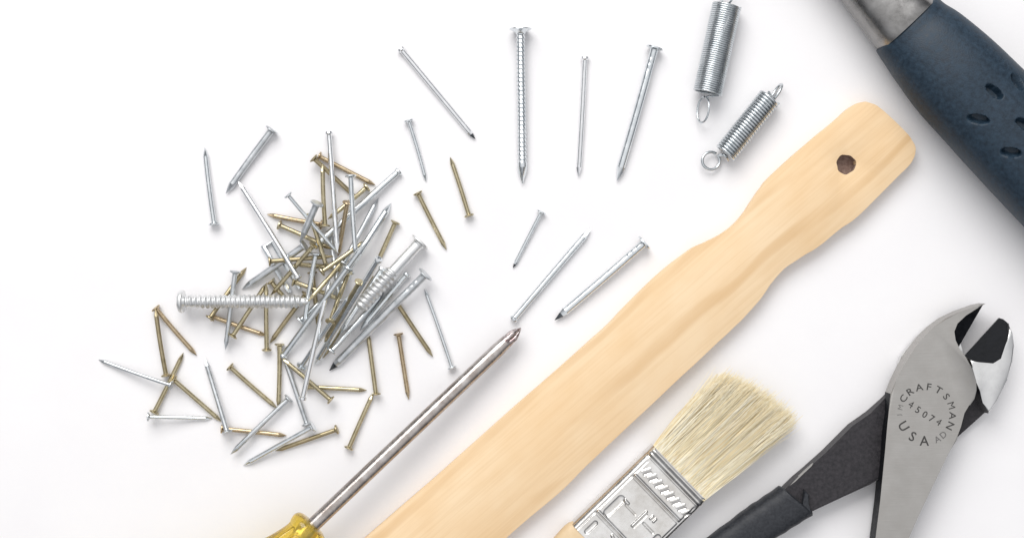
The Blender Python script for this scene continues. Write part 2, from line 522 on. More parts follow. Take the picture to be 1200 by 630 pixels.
hp = [(0.0, 9), (0.4, 13), (1.2, 17.5), (3, 21), (6, 23.2), (10, 23.8), (14, 23.2), (18, 21.6), (22, 21.4), (30, 22.4), (42, 25), (60, 30), (90, 37), (130, 41), (190, 41), (250, 39), (290, 36), (310, 31), (320, 24), (324, 14)]
hs = smooth_poly(hp, 6, False)
for d, r in hs:
    fl = max(0.0, min(1.0, (d - 10) / 22)) * max(0.0, min(1.0, (318 - d) / 20))
    ring = []
    for j in range(n):
        a = 2 * math.pi * j / n
        g = max(0.0, math.cos(6 * a)) ** 2
        rr = r * S * (1 - 0.24 * fl * g)
        ring.append(Vector((rr * math.cos(a), rr * math.sin(a), -d * S)))
    rl.append(ring)
rings(bm, rl); bmesh.ops.recalc_face_normals(bm, faces=bm.faces)
link('handle', bm, M['acetate'], driver, smooth=60)

# ------------------------------------------------------------------ pliers
pz = 11.0 * MM
pliers = empty('pliers', P(1090, 480, 0), 'diagonal cutting pliers, grey steel face stamped with words, jaws open upward', 'pliers')
front = [(1155.5, 355.5), (1146, 357.5), (1125, 365), (1108, 373), (1093, 384), (1081, 396), (1071, 409), (1059, 428), (1050, 446), (1044, 461), (1040, 496), (1037, 530), (1031.5, 586), (1026, 630), (1016, 710), (1006, 800), (1024, 800), (1036, 712), (1065, 630), (1075, 607), (1095, 565), (1112, 530), (1121, 516), (1126, 500), (1129, 483), (1137, 475), (1142.5, 467), (1145, 457), (1144.5, 446), (1140, 431), (1132, 418.5), (1125, 409), (1118.6, 399), (1117, 388), (1121, 378), (1132, 369.5), (1147, 360)]
bm = slab(front, 3.4 * MM, pz, 0.45 * MM, 2, side_mat=1)
for f in bm.faces:
    c_ = f.calc_center_median()
    f.material_index = 1 if f.normal.z < 0.35 and 315 - c_.y / S > 455 else 0
face = link('front_half', to_local(bm, pliers), M['steel_face'], pliers, smooth=30, extra=(M['black_steel'],))
# bright edge of the upper jaw and joint plate behind the front half
jaw = [(1133.5, 418), (1147, 426.5), (1164.4, 428), (1175, 421.5), (1181, 403.5), (1182.5, 378.5), (1186.5, 390), (1189, 405), (1187, 423), (1180, 445), (1169, 470), (1158.7, 484.4), (1152, 472), (1146.5, 459), (1146, 446), (1141.5, 431)]
bm = slab(jaw, 1.0 * MM, 9.6 * MM, 1.3 * MM, 4)
link('jaw', to_local(bm, pliers), M['steel_jaw'], pliers, smooth=50)
plate = smooth_poly([(1054, 423), (1062, 410), (1076, 394), (1094, 380.5), (1110, 378), (1125, 400), (1130, 440), (1110, 470), (1080, 470), (1056, 440)], 4)
bm = slab(plate, 1.0 * MM, 3.3 * MM, 0.3 * MM, 2)
link('joint_plate', to_local(bm, pliers), M['steel_jaw'], pliers, smooth=40)
# cutting bevels: they fall away towards the cutting edge
def bevel_top(ax, ay, bx, by, zlow, slope, zmax):
    a = P(ax, ay, 8 * MM); b = P(bx, by, 8 * MM)
    d = (b - a); nx, ny = -d.y / d.length, d.x / d.length
    return lambda x, y: min(zmax, zlow + slope * abs((x - a.x) * nx + (y - a.y) * ny))
b1 = [(1155.5, 356), (1146, 360.5), (1131, 370), (1120.5, 378), (1117.3, 388), (1118.8, 399), (1125, 408.8)]
bm = slab(b1, 5.4 * MM, pz, 0, ref=9 * MM, ztop=bevel_top(1155.5, 356, 1125, 408.8, 6.2 * MM, 0.75, 10.4 * MM))
o = link('cutting_edge', to_local(bm, pliers), M['black_steel'], pliers, smooth=20)
b2 = [(1174, 372.7), (1178, 374), (1182, 378), (1180.6, 403.5), (1174.5, 421), (1164.4, 427.5), (1147, 426), (1132.5, 418.2)]
bm = slab(b2, 5.0 * MM, pz, 0, ref=8.4 * MM, ztop=bevel_top(1174, 372.7, 1132.5, 418.2, 6.0 * MM, 0.5, 9.2 * MM))
link('cutting_edge', to_local(bm, pliers), M['black_steel'], pliers, smooth=20)
# rear handle: dark shank, then its sleeve
hz2 = 7.0 * MM
shank = [(1146, 458), (1158.5, 484), (1143, 498), (1121, 517.5), (1090, 530), (1060, 546), (1020, 567), (985, 583), (953, 598), (925, 612), (900, 606), (905, 588), (921, 571.7), (932, 561), (944, 551), (967.6, 530), (998.6, 499), (1020, 484), (1037, 469), (1044, 462), (1070, 474), (1100, 478)]
bm = slab(shank, 0.6 * MM, 3.2 * MM, 0, ref=hz2)
for v in bm.verts:                      # rises from under the joint to the handle's full height
    if v.co.z > 2 * MM:
        x_ = v.co.x / S + 600
        v.co.z = 3.3 * MM + (hz2 - 3.3 * MM) * max(0, min(1, (1036 - x_) / 12))
bmesh.ops.recalc_face_normals(bm, faces=bm.faces)
link('rear_handle', to_local(bm, pliers), M['dark_handle'], pliers, smooth=25)
g_st = [(915, 568.5, 953, 601.5), (890, 585, 929, 617), (868, 600.5, 903, 633), (830, 629, 864, 662), (790, 660, 824, 694), (740, 702, 774, 737), (690, 748, 722, 782), (640, 800, 672, 830), (628, 815, 652, 840)]
bm = bmesh.new(); rl = []
gl = edge_loft(g_st, 5.5 * MM, 0.78, 90, 48, 2.4)
for k, (c, side, hw, hh) in enumerate(gl):
    wob = 1 + 0.012 * math.sin(k * 0.9) + 0.01 * math.sin(k * 0.37 + 1)
    if k == 0: wob = 0.90
    rl.append(super_ring(Vector((c.x, c.y, 5.2 * MM)), side, Vector((0, 0, 1)), hw * wob, 5.1 * MM * wob, 48, 2.7))
rings(bm, rl); bmesh.ops.recalc_face_normals(bm, faces=bm.faces)
sleeve = link('sleeve', to_local(bm, pliers), M['grip'], pliers, smooth=50)
# torn lip of the sleeve
lip = [(943, 573.5), (949, 580), (946, 590), (953, 601), (946, 606), (940, 600), (941, 588)]
bm = slab(lip, 7.0 * MM, 9.3 * MM, 0.4 * MM, 2)
link('torn_lip', to_local(bm, pliers), M['grip'], sleeve, smooth=40)
g2 = [(1012, 690, 1044, 694), (1004, 720, 1044, 725), (990, 800, 1030, 806), (972, 880, 1010, 888), (950, 950, 985, 962)]
bm = bmesh.new()
rings(bm, [super_ring(Vector((c.x, c.y, 6.6 * MM)), side, Vector((0, 0, 1)), hw, 6 * MM, 40, 2.6) for c, side, hw, hh in edge_loft(g2, 6 * MM, 0.8, 40, 40, 2.4)])
bmesh.ops.recalc_face_normals(bm, faces=bm.faces)
link('sleeve', to_local(bm, pliers), M['grip'], pliers, smooth=50)

# paint rubbed off the upper corner of the rear handle
chip = [(925, 568.8), (934, 559.5), (945, 549.4), (953, 542.4), (951, 545.6), (942.5, 553.5), (932, 563.6)]
bm = slab(chip, 5.6 * MM, hz2 + 0.00006, 0, ref=hz2)
link('bare_metal_edge', to_local(bm, pliers), M['steel_face'], pliers, smooth=20)

# lettering etched in the steel face
def glyph(ch, size):
    c = bpy.data.curves.new('glyph', 'FONT')
    c.body = ch; c.size = size; c.align_x = 'CENTER'; c.align_y = 'CENTER'
    c.extrude = 0.00003; c.resolution_u = 3; c.offset = 0.0 if ch in 'M4' else 0.010
    o = bpy.data.objects.new('glyph', c)
    COL.objects.link(o)
    dg = bpy.context.evaluated_depsgraph_get()
    me = bpy.data.meshes.new_from_object(o.evaluated_get(dg))
    bpy.data.objects.remove(o); bpy.data.curves.remove(c)
    return me
zt = pz + 0.00002
def letters(items, bm):
    """items: (character, plan x, plan y, turn in degrees, height in plan units, width factor)"""
    for ch, x, y, rot, hgt, wf in items:
        me = glyph(ch, 1.0)
        xs = [v.co.x for v in me.vertices]; ys = [v.co.y for v in me.vertices]
        cx, cy = (min(xs) + max(xs)) / 2, (min(ys) + max(ys)) / 2
        k = hgt * S / (max(ys) - min(ys))
        p = P(x, y, pz)
        mtx = Matrix.Translation((p.x, p.y, zt)) @ Matrix.Rotation(math.radians(rot), 4, 'Z') @ Matrix.Diagonal((k * wf, k, 1, 1)) @ Matrix.Translation((-cx, -cy, 0))
        me.transform(mtx)
        bm.from_mesh(me)
        bpy.data.meshes.remove(me)
tcx, tcy = 1083.8, 484.0
def on_circle(ch, ang, r, hgt, inward=False, wf=1.0):
    a = math.radians(ang)
    return (ch, tcx + r * math.cos(a), tcy - r * math.sin(a), (ang - 90) if not inward else (ang + 90), hgt, wf)
bm = bmesh.new()
its = []
for k, ch in enumerate("CRAFTSMAN"):
    a = 145 - k * 21.4
    its.append(on_circle(ch, a, 30.6 + 0.3 * k, 7.8, wf=1.15 if ch != 'M' else 1.0))
for k, ch in enumerate("45074"):
    t = (k - 2)
    its.append((ch, 1083.9 + t * 8.15, 484.6 + t * 5.1 - 0.35 * t * t + 0.6, -31 - 0 * t, 8.0, 0.98))
for ch, a, r in (('U', 211, 29.0), ('S', 242, 30.5), ('A', 269, 32)):
    its.append(on_circle(ch, a, r, 11.2, True, 0.98))
letters(its, bm)
link('stamped_lettering', to_local(bm, pliers), M['ink'], face, smooth=0)
bm = bmesh.new()
letters([on_circle('J', 184, 29.5, 6.0), on_circle('M', 166, 29.5, 5.6), on_circle('A', 296, 33.5, 7.2, True), on_circle('D', 311, 33, 7.2, True)], bm)
link('worn_stamped_lettering', to_local(bm, pliers), M['ink_faint'], face, smooth=0)

# ------------------------------------------------------------------ paint brush
fz = 9.2 * MM
brush = empty('paint_brush', P(750, 570, 0), 'one inch chip brush with pale bristles and a pressed tin ferrule', 'paint brush')
BO = P(767, 523, fz)                       # bristle end of the ferrule, left corner
ux = Vector((0.718, 0.696, 0)).normalized(); vx = Vector((0.696, -0.718, 0)).normalized()
kS = S * (CAM_H - fz) / CAM_H
def B(a, v, z):                            # a back along the handle, v across
    p = BO - ux * (a * kS) + vx * (v * kS)
    return Vector((p.x, p.y, z))
FW, FL = 88.0, 133.0
def seg_d(a, v, a0, v0, a1, v1):
    da, dv = a1 - a0, v1 - v0
    t = ((a - a0) * da + (v - v0) * dv) / (da * da + dv * dv)
    t = np.clip(t, 0, 1)
    return np.hypot(a - a0 - t * da, v - v0 - t * dv)
def stroke(d, w, h):
    return h * np.clip(1 - (d / w) ** 2, 0, 1) ** 0.8
def emboss(a, v):
    h = np.zeros_like(a)
    h -= 0.55 * np.exp(-((a - 3.2) / 1.7) ** 2)
    h += 0.75 * np.exp(-((a - 8.2) / 2.3) ** 2) - 0.55 * np.exp(-((a - 12.3) / 1.5) ** 2)
    inner = np.clip((v - 6) / 2, 0, 1) * np.clip((84 - v) / 2, 0, 1)
    h += inner * (0.8 * np.exp(-((a - 39) / 1.7) ** 2) - 0.65 * np.exp(-((a - 42.4) / 1.5) ** 2))
    h += inner * (0.8 * np.exp(-((a - 99.5) / 1.8) ** 2) - 0.65 * np.exp(-((a - 103) / 1.5) ** 2))
    side = np.clip((a - 14) / 4, 0, 1)
    h -= side * 0.5 * np.exp(-((v - 6.5) / 1.2) ** 2)
    h -= side * 0.4 * np.exp(-((v - 84) / 1.2) ** 2)
    for k in range(8):
        vc = 13 + k * 9.7
        h += stroke(seg_d(a, v, 30.5, vc - 2.0, 22.0, vc + 2.0), 1.8, 0.30)
        h -= stroke(seg_d(a, v, 31.5, vc + 2.0, 24.0, vc + 5.6), 1.5, 0.5)
    # - 1" - pressed into the middle panel
    h -= stroke(seg_d(a, v, 71, 17, 93, 17), 5.2, 0.9)
    h += stroke(seg_d(a, v, 68.5, 21, 68.5, 26), 2.2, 0.8)
    h -= stroke(seg_d(a, v, 71.5, 26, 71.5, 41), 1.6, 0.8)
    h += stroke(seg_d(a, v, 60, 48, 83, 48), 1.9, 0.9)
    h -= stroke(seg_d(a, v, 62, 51, 83, 51), 1.4, 0.5)
    h += stroke(seg_d(a, v, 58, 57, 62, 57), 1.7, 0.8)
    h += stroke(seg_d(a, v, 58, 62, 62, 62), 1.7, 0.8)
    h -= stroke(seg_d(a, v, 71.5, 56, 71.5, 71), 2.0, 0.8)
    h -= stroke(seg_d(a, v, 71, 79, 93, 79), 4.0, 0.8)
    h -= stroke(seg_d(a, v, 112, 16, 126, 16), 3.2, 0.8)
    h += stroke(seg_d(a, v, 108, 40, 110, 46), 2.0, 0.8)
    return h
na, nv = 300, 210
aa = np.linspace(0, FL, na)
CR = 9.0                                   # corner radius of the section
vv = np.linspace(-1.5 + 0.0, FW + 1.5, nv)
rl = []
for i, a in enumerate(aa):
    hrow = emboss(np.full(nv, a), vv)
    ring = []
    for v, h in zip(vv, hrow):
        dd = min(v + 1.5, FW + 1.5 - v)
        drop = 0.0 if dd > CR else CR - math.sqrt(max(0.0, CR * CR - (CR - dd) ** 2))
        sag = 0.9 * ((v - FW / 2) / (FW / 2)) ** 2
        ring.append(B(a, v, fz + (h * 2.0 - drop - sag) * S))
    for k in range(1, 8):                  # right side wall, underside, left wall
        t = k / 8
        ring.append(B(a, FW + 1.5 + 1.0 * math.sin(math.pi * t), fz - (CR + 0.9) * S - t * (fz - 1.2 * MM - (CR + .9) * S)))
    for k in range(12):
        ring.append(B(a, FW - k * FW / 11, 0.9 * MM))
    for k in range(1, 8):
        t = 1 - k / 8
        ring.append(B(a, -1.5 - 1.0 * math.sin(math.pi * t), fz - (CR + 0.9) * S - t * (fz - 1.2 * MM - (CR + .9) * S)))
    rl.append(ring)
bm = bmesh.new(); rings(bm, rl)
bmesh.ops.recalc_face_normals(bm, faces=bm.faces)
link('ferrule', to_local(bm, brush), M['tin'], brush, smooth=60)
bm = bmesh.new()
rl = []
for a, m, t in [(130, -3, 7.2), (136, -5.5, 7.6), (142, -6.2, 7.8), (160, -5, 7.6), (190, 4, 7.4), (230, 18, 7.4), (270, 24, 7.4), (330, 22, 7.4), (380, 16, 7.4), (410, 18, 7.2), (424, 28, 6.5)]:
    c = B(a, FW / 2, 5.4 * MM)
    rl.append(super_ring(c, vx, Vector((0, 0, 1)), (FW / 2 - m - 1) * kS, t / 2 * MM, 40, 3.2))
rings(bm, rl); bmesh.ops.recalc_face_normals(bm, faces=bm.faces)
link('handle', to_local(bm, brush), M['brush_wood'], brush, smooth=50)
# bristles
bm = bmesh.new()
NB = 6800
for k in range(NB):
    v0 = rng.uniform(1.5, FW - 1.5)
    layer = rng.uniform(0, 1) ** 0.75      # 1 = top of the tuft
    z0 = (1.6 + 6.9 * layer) * MM
    f = (v0 - FW / 2) / (FW / 2)           # -1 .. 1
    length = 124 + 10 * f - 9 * max(0, -f) ** 3 + 5 * (1 - f * f) + rng.normal(0, 6.5)
    if rng.uniform() < 0.12: length *= rng.uniform(0.72, 0.95)
    clump = 3.0 * math.sin(v0 * 0.55 + 1.3 * layer * 6) + 1.6 * math.sin(v0 * 1.37 + 5 * layer)
    spread = f * 7.5 + 0.8 + clump * 0.5 + rng.normal(0, 3.2)
    zend = (0.6 + 8.3 * layer) * MM + rng.normal(0, 0.5) * MM + 0.0014 * (clump / 4)
    zend = max(0.5 * MM, zend)
    bend = rng.normal(0, 2.6)
    pts = []; rad = []
    ns = 7
    r0 = rng.uniform(0.07, 0.115) * MM
    for i in range(ns):
        t = i / (ns - 1)
        a = 3 - t * (length + 3)
        v = v0 + spread * t ** 1.35 + bend * math.sin(math.pi * t)
        z = z0 * (1 - t) + zend * t + 0.0007 * math.sin(math.pi * t) * layer
        pts.append(B(a, v, z)); rad.append(r0 * (1 - 0.62 * t ** 2))
    tube(bm, pts, rad, 3)
link('bristles', to_local(bm, brush), M['bristle'], brush, smooth=0)

# ------------------------------------------------------------------ springs
def spring(name, c0, c1, width, coils, wire, loop0, loop1, label):
    """c0, c1: plan ends of the coil; loops are lists of plan points with heights in units"""
    rad = width / 2
    zc = rad * S
    root = empty(name, P((c0[0] + c1[0]) / 2, (c0[1] + c1[1]) / 2, 0), label, 'spring', 'two coil springs beside the stick')
    p0 = P(c0[0], c0[1], zc); p1 = P(c1[0], c1[1], zc)
    d = (p1 - p0); L = d.length; d.normalize()
    s = d.cross(Vector((0, 0, 1))).normalized(); u = Vector((0, 0, 1))
    r = (rad - wire / 2) * S
    pts = []
    steps = int(coils * 28)
    for i in range(steps + 1):
        a = 2 * math.pi * i / 28
        pts.append(p0 + d * (L * i / steps) + s * (r * math.cos(a)) + u * (r * math.sin(a)))
    bm = bmesh.new(); tube(bm, pts, wire / 2 * S, 8)
    bmesh.ops.recalc_face_normals(bm, faces=bm.faces)
    link('coil', to_local(bm, root), M['spring'], root, smooth=60)
    for lp in (loop0, loop1):
        q = [P(x, y, z * S) for x, y, z in lp]
        # smooth through
        sm = []
        n = len(q)
        for i in range(n - 1):
            a0, a1, a2, a3 = q[max(i - 1, 0)], q[i], q[i + 1], q[min(i + 2, n - 1)]
            for k in range(6):
                t = k / 6
                sm.append(0.5 * ((2 * a1) + (a2 - a0) * t + (2 * a0 - 5 * a1 + 4 * a2 - a3) * t * t + (3 * a1 - a0 - 3 * a2 + a3) * t ** 3))
        sm.append(q[-1])
        bm = bmesh.new(); tube(bm, sm, wire / 2 * S * 1.05, 8)
        bmesh.ops.recalc_face_normals(bm, faces=bm.faces)
        link('end_loop', to_local(bm, root), M['spring'], root, smooth=60)
    return root
def ellipse_loop(cx, cy, rx, ry, tilt, a0, a1, zc, zamp, n=16):
    out = []
    for i in range(n + 1):
        a = math.radians(a0 + (a1 - a0) * i / n)
        x, y = rx * math.cos(a), ry * math.sin(a)
        c, s = math.cos(math.radians(tilt)), math.sin(math.radians(tilt))
        out.append((cx + x * c - y * s, cy + x * s + y * c, zc + zamp * math.cos(a)))
    return out
big0 = [(842, 112, 14), (833, 113, 16)] + ellipse_loop(824, 128.5, 6.6, 15.2, 8, -75, 265, 12, 8)
big1 = [(846, 9, 16), (849, 4, 18)] + ellipse_loop(853, -9, 7.5, 14.5, 12, 100, 430, 16, 8)
spring('extension_spring', (829.3, 109), (852, 6), 34.5, 42, 2.42, big0, big1, 'thick tightly wound steel spring with a narrow wire loop, cut by the top edge')
sm0 = [(853, 188, 9), (849, 182, 14)] + ellipse_loop(833.2, 188.5, 10.2, 10.2, 0, -35, 305, 7, -3)
sm1 = [(901, 108, 10), (904, 116, 16)] + ellipse_loop(910, 108.5, 2.3, 11.0, 33, 110, 430, 12, 8)
spring('extension_spring', (850, 180), (902.5, 114), 28, 23, 3.5, sm0, sm1, 'smaller loosely wound steel spring with a round end loop, lying slanted above the stick')

# ------------------------------------------------------------------ nails, screws and the heap
# kind: (shank width, head width, head style, material)
KIND = {
    'brass': (5.3, 11.5, 'flat', 'brass'),
    'zinc':  (5.9, 13.0, 'flat', 'zinc'),
    'zincw': (8.0, 16.0, 'flat', 'zinc'),
    'big':   (9.4, 20.0, 'flat', 'zinc'),
    'fin':   (6.2, 9.2, 'cup', 'bright'),
    'finz':  (7.4, 10.0, 'cup', 'zinc'),
    'thin':  (4.6, 11.0, 'flat', 'zinc'),
    'ring':  (11.0, 26.0, 'ring', 'zinc'),
    'screw': (16.5, 27.0, 'screw', 'screw_zinc'),
    'half':  (18.5, 25.0, 'half', 'screw_zinc'),
}
GB, GZ, GF = 'small brass nails', 'silver nails with flat heads', 'long silver finishing nails'
D = True
# kind, head x, y, point x, y, level (0 lowest), dark point, label
NAILS = [
 # -- apart from the heap
 ('fin', 470, 58, 557, 163, 0, D, 'finishing nail slanting down to a dark point, left of the ringed nail'),
 ('ring', 610, 35, 612.5, 215, 0, 0, 'thick ring shank nail with a wide head standing straight at the top'),
 ('fin', 685.5, 68, 678, 207, 0, 0, 'thin upright finishing nail between the ringed nail and the big nail'),
 ('big', 767, 57, 723, 212, 0, 0, 'big smooth silver nail with a wide head, left of the thick spring'),
 ('thin', 479, 142, 499.5, 213, 0, 0, 'short thin silver nail with small head, alone right of the heap top'),
 ('brass', 549.5, 252, 527.5, 184, 0, 0, 'brass nail with its point up, below the dark pointed finishing nail'),
 ('brass', 490, 227, 523.5, 293, 0, 0, 'brass nail with its head up, outside the heap beside the flat screw'),
 ('thin', 634, 249, 601, 314, 0, D, 'short silver nail with a dark point below the ringed nail'),
 ('finz', 602, 374, 692.5, 268, 0, 0, 'long silver finishing nail whose head touches the screwdriver tip'),
 ('big', 754.5, 285, 650, 375, 0, D, 'big silver nail with a dark point lying close above the stirring stick'),
 ('zinc', 251, 262, 240, 173, 0, 0, 'upright silver nail with head down, farthest left of the upper heap'),
 ('zincw', 318, 153, 264.5, 227, 2, 0, 'dull grey wide nail slanting up right, above the heap on the left'),
 ('thin', 529.5, 430, 497.5, 338, 0, 0, 'thin silver nail with head down, right of the heap by the screwdriver'),
 ('brass', 466, 356, 507.5, 418, 0, 0, 'brass nail slanting down right, just below the thick nail with wide head'),
 ('brass', 467, 392, 479, 468, 0, 0, 'lone brass nail with head up, nearest the screwdriver shaft'),
 ('brass', 440.5, 461, 431, 389, 1, 0, 'steep brass nail with head down, meeting another brass nail at its head'),
 ('brass', 409, 524, 438, 459, 0, 0, 'brass nail with head at bottom, lowest beside the screwdriver shaft'),
 # -- lower left
 ('thin', 200, 451, 115.5, 421, 2, 0, 'pale silver nail pointing left, farthest left of everything'),
 ('brass', 194.5, 439, 182, 361, 2, 0, 'upright brass nail with head down, under the screw head'),
 ('brass', 183, 361.5, 230.5, 416, 1, 0, 'brass nail slanting down right from the tip of an upright brass nail'),
 ('brass', 181, 482, 215, 413, 0, 0, 'brass nail crossed by a pale silver nail, point up, lower left'),
 ('brass', 204, 445, 260, 494, 1, 0, 'brass nail running down right from the crossed nails, lower left'),
 ('thin', 174, 488, 249, 490, 0, 0, 'silver nail lying level with its head left, lowest on the left'),
 ('zinc', 266, 505, 240, 419, 3, 0, 'steep silver nail with point up, its head beside a small brass head'),
 ('brass', 261, 502, 336, 510, 0, 0, 'brass nail lying almost level, under two slanting silver nails at the bottom'),
 ('brass', 270, 430, 325, 478, 0, 0, 'brass nail slanting down right, alone below the screw'),
 ('zinc', 338, 467, 270, 532, 2, 0, 'silver nail slanting down left over a level brass nail'),
 ('zinc', 366, 500, 285, 545, 2, 0, 'silver nail slanting down left, lowest of the silver nails'),
 ('brass', 394, 503, 322, 528, 1, 0, 'dull brass nail with head right, partly under the lowest silver nail'),
 ('zinc', 359.5, 496, 333, 418, 1, 0, 'steep silver nail with head down, ending at the lowest silver nail'),
 ('brass', 360, 453, 430, 457, 0, 0, 'level brass nail pointing right, below the heap'),
 ('brass', 387, 468, 331, 420, 3, 0, 'brass nail with head lower right, crossing the lowest long silver nail'),
 ('brass', 327.5, 404, 326, 478, 0, 0, 'upright olive brass nail with head up, below the screw'),
 # -- around the screw
 ('brass', 246.5, 372, 289, 313, 1, 0, 'brass nail rising right under the screw, point showing above'),
 ('brass', 250, 371, 313, 393, 0, 0, 'brass nail sloping gently right below the screw, head against another head'),
 ('zinc', 275.5, 319, 264, 410, 2, 0, 'steep silver nail crossing under the screw nearest its head'),
 ('brass', 273, 393, 313, 331, 2, 0, 'brass nail slanting up right beneath the middle of the screw'),
 ('brass', 312.5, 409, 312, 331, 3, 0, 'upright brass nail passing beneath the screw, head at bottom'),
 ('brass', 358, 345, 316, 402, 1, 0, 'brass nail slanting down left from the tip of the screw'),
 ('screw', 212, 353, 361, 353, 5, 0, 'long pan head screw lying level across the nails on the left'),
 ('brass', 318, 330, 345, 361, 0, 0, 'stub of a brass nail showing just above the middle of the screw'),
 ('zincw', 356, 288, 283.5, 339, 1, 0, 'bluish wide nail pointing down left, just above the screw'),
 # -- top of the heap
 ('fin', 385.5, 156, 395.5, 296, 9, 0, 'long bright finishing nail, the topmost upright one in the heap'),
 ('brass', 368, 186, 418, 232, 3, 0, 'brass nail at the top of the heap, lower left of a pair of heads'),
 ('brass', 374.5, 183.5, 440, 217, 2, 0, 'brass nail at the top of the heap whose point reaches farthest right'),
 ('zinc', 411, 207, 417, 302, 8, 0, 'upright silver nail with a wide flat head, near the top of the heap'),
 ('brass', 381, 264, 378, 192, 4, 0, 'upright brass nail under the topmost finishing nail, head down'),
 ('brass', 429, 220, 384, 257, 4, 0, 'brass nail with head up right, mostly hidden under the long finishing nail'),
 ('finz', 467, 201, 366, 291, 3, 0, 'long silver finishing nail reaching up right out of the heap top'),
 ('brass', 407, 238, 396, 300, 5, 0, 'steep brass nail with its head between two upright silver nails'),
 ('zinc', 403, 308, 443.5, 232, 6, 0, 'silver nail with point up, upper of two points aiming right'),
 ('zincw', 408, 316, 458.5, 238, 7, 0, 'wide silver nail with its broad head edge showing in the heap middle'),
 ('thin', 338, 229, 397, 297, 6, 0, 'silver nail with a small round head at the upper left of the heap'),
 ('zincw', 371, 239, 351.5, 284, 7, 0, 'short grey nail with thin head edge, upper left part of the heap'),
 ('brass', 376, 263, 312.5, 251, 3, 0, 'brass nail with a dark point aiming left from the heap'),
 ('brass', 328, 264, 389, 292, 2, 0, 'reddish brass nail with head left, just under the left pointing nail'),
 ('brass', 363, 251, 384, 317, 5, 0, 'steep brass nail crossing the heap just left of its middle'),
 ('brass', 367, 288, 317, 346, 4, 0, 'reddish brass nail slanting down left across the bent staple'),
 ('brass', 316.5, 306, 391, 300, 3, 0, 'brass nail lying level across the bent staple'),
 ('fin', 349, 325, 279.5, 213, 10, 0, 'long bright finishing nail slanting down right on the left of the heap'),
 ('zinc', 370, 298, 356, 383, 4, 0, 'upright grey nail with a flat head, right of the screw tip'),
 ('brass', 377.5, 318, 430, 281, 6, 0, 'bright brass nail with head left in the very middle of the heap'),
 ('brass', 404, 304, 361, 353, 5, 0, 'brass nail slanting down left to meet the screw tip'),
 ('brass', 366, 320, 374, 387, 0, 0, 'dark brass nail deep in the heap, right of the screw tip'),
 ('finz', 332, 417, 428, 285, 8, 0, 'long silver nail running from the heap middle down left to a brass head'),
 ('fin', 354.5, 467, 387, 326, 7, 0, 'long silver finishing nail reaching lowest out of the heap, head down'),
 ('brass', 387, 376, 410, 316, 3, 0, 'steep brass nail with head down in the lower heap'),
 ('brass', 421, 331, 380, 401, 4, 0, 'olive brass nail lying against a long silver nail in the lower heap'),
 ('brass', 405, 377, 378, 420, 1, 0, 'brass stub showing between long silver nails in the lower heap'),
 ('finz', 443.5, 304, 368, 428, 6, 0, 'long silver finishing nail with small head just left of the short screw'),
 ('zinc', 354, 428, 412, 343, 3, 0, 'silver nail with head lower left, under the long nails'),
 ('brass', 463, 261, 441, 310, 1, 0, 'brass nail with head up, above the short screw'),
 ('finz', 448, 315, 398, 392, 2, 0, 'silver nail half hidden along the left of the short screw'),
 ('half', 492, 284, 421, 361, 9, 0, 'short thick screw with a wide flat head and smooth upper shank'),
 ('big', 498, 322, 386, 434, 2, D, 'thick silver nail with wide head and dark point, right edge of the heap'),
 ('finz', 476.5, 321, 422, 387, 3, 0, 'silver nail with small cupped head beside the thick nail with wide head'),
 ('brass', 397, 313, 344, 309, 1, 0, 'brass nail deep in the heap under the one lying level across the staple'),
 ('zinc', 398, 352, 386, 268, 1, 0, 'steep silver nail deep in the heap middle, nearly covered by other nails'),
 ('brass', 438, 326, 402, 381, 0, 0, 'brass nail deep under the silver nails left of the short screw'),
 ('zinc', 352, 375, 412, 322, 0, 0, 'silver nail low in the heap right of the screw tip, mostly covered'),
 ('brass', 345, 330, 402, 352, 0, 0, 'brass nail low in the heap running right from above the screw tip'),
 ('zinc', 389, 411, 451, 340, 6, 0, 'silver nail with its point up and blunt head end down left'),
]

def pyramid_ring(bm, rows, z, r):
    pass

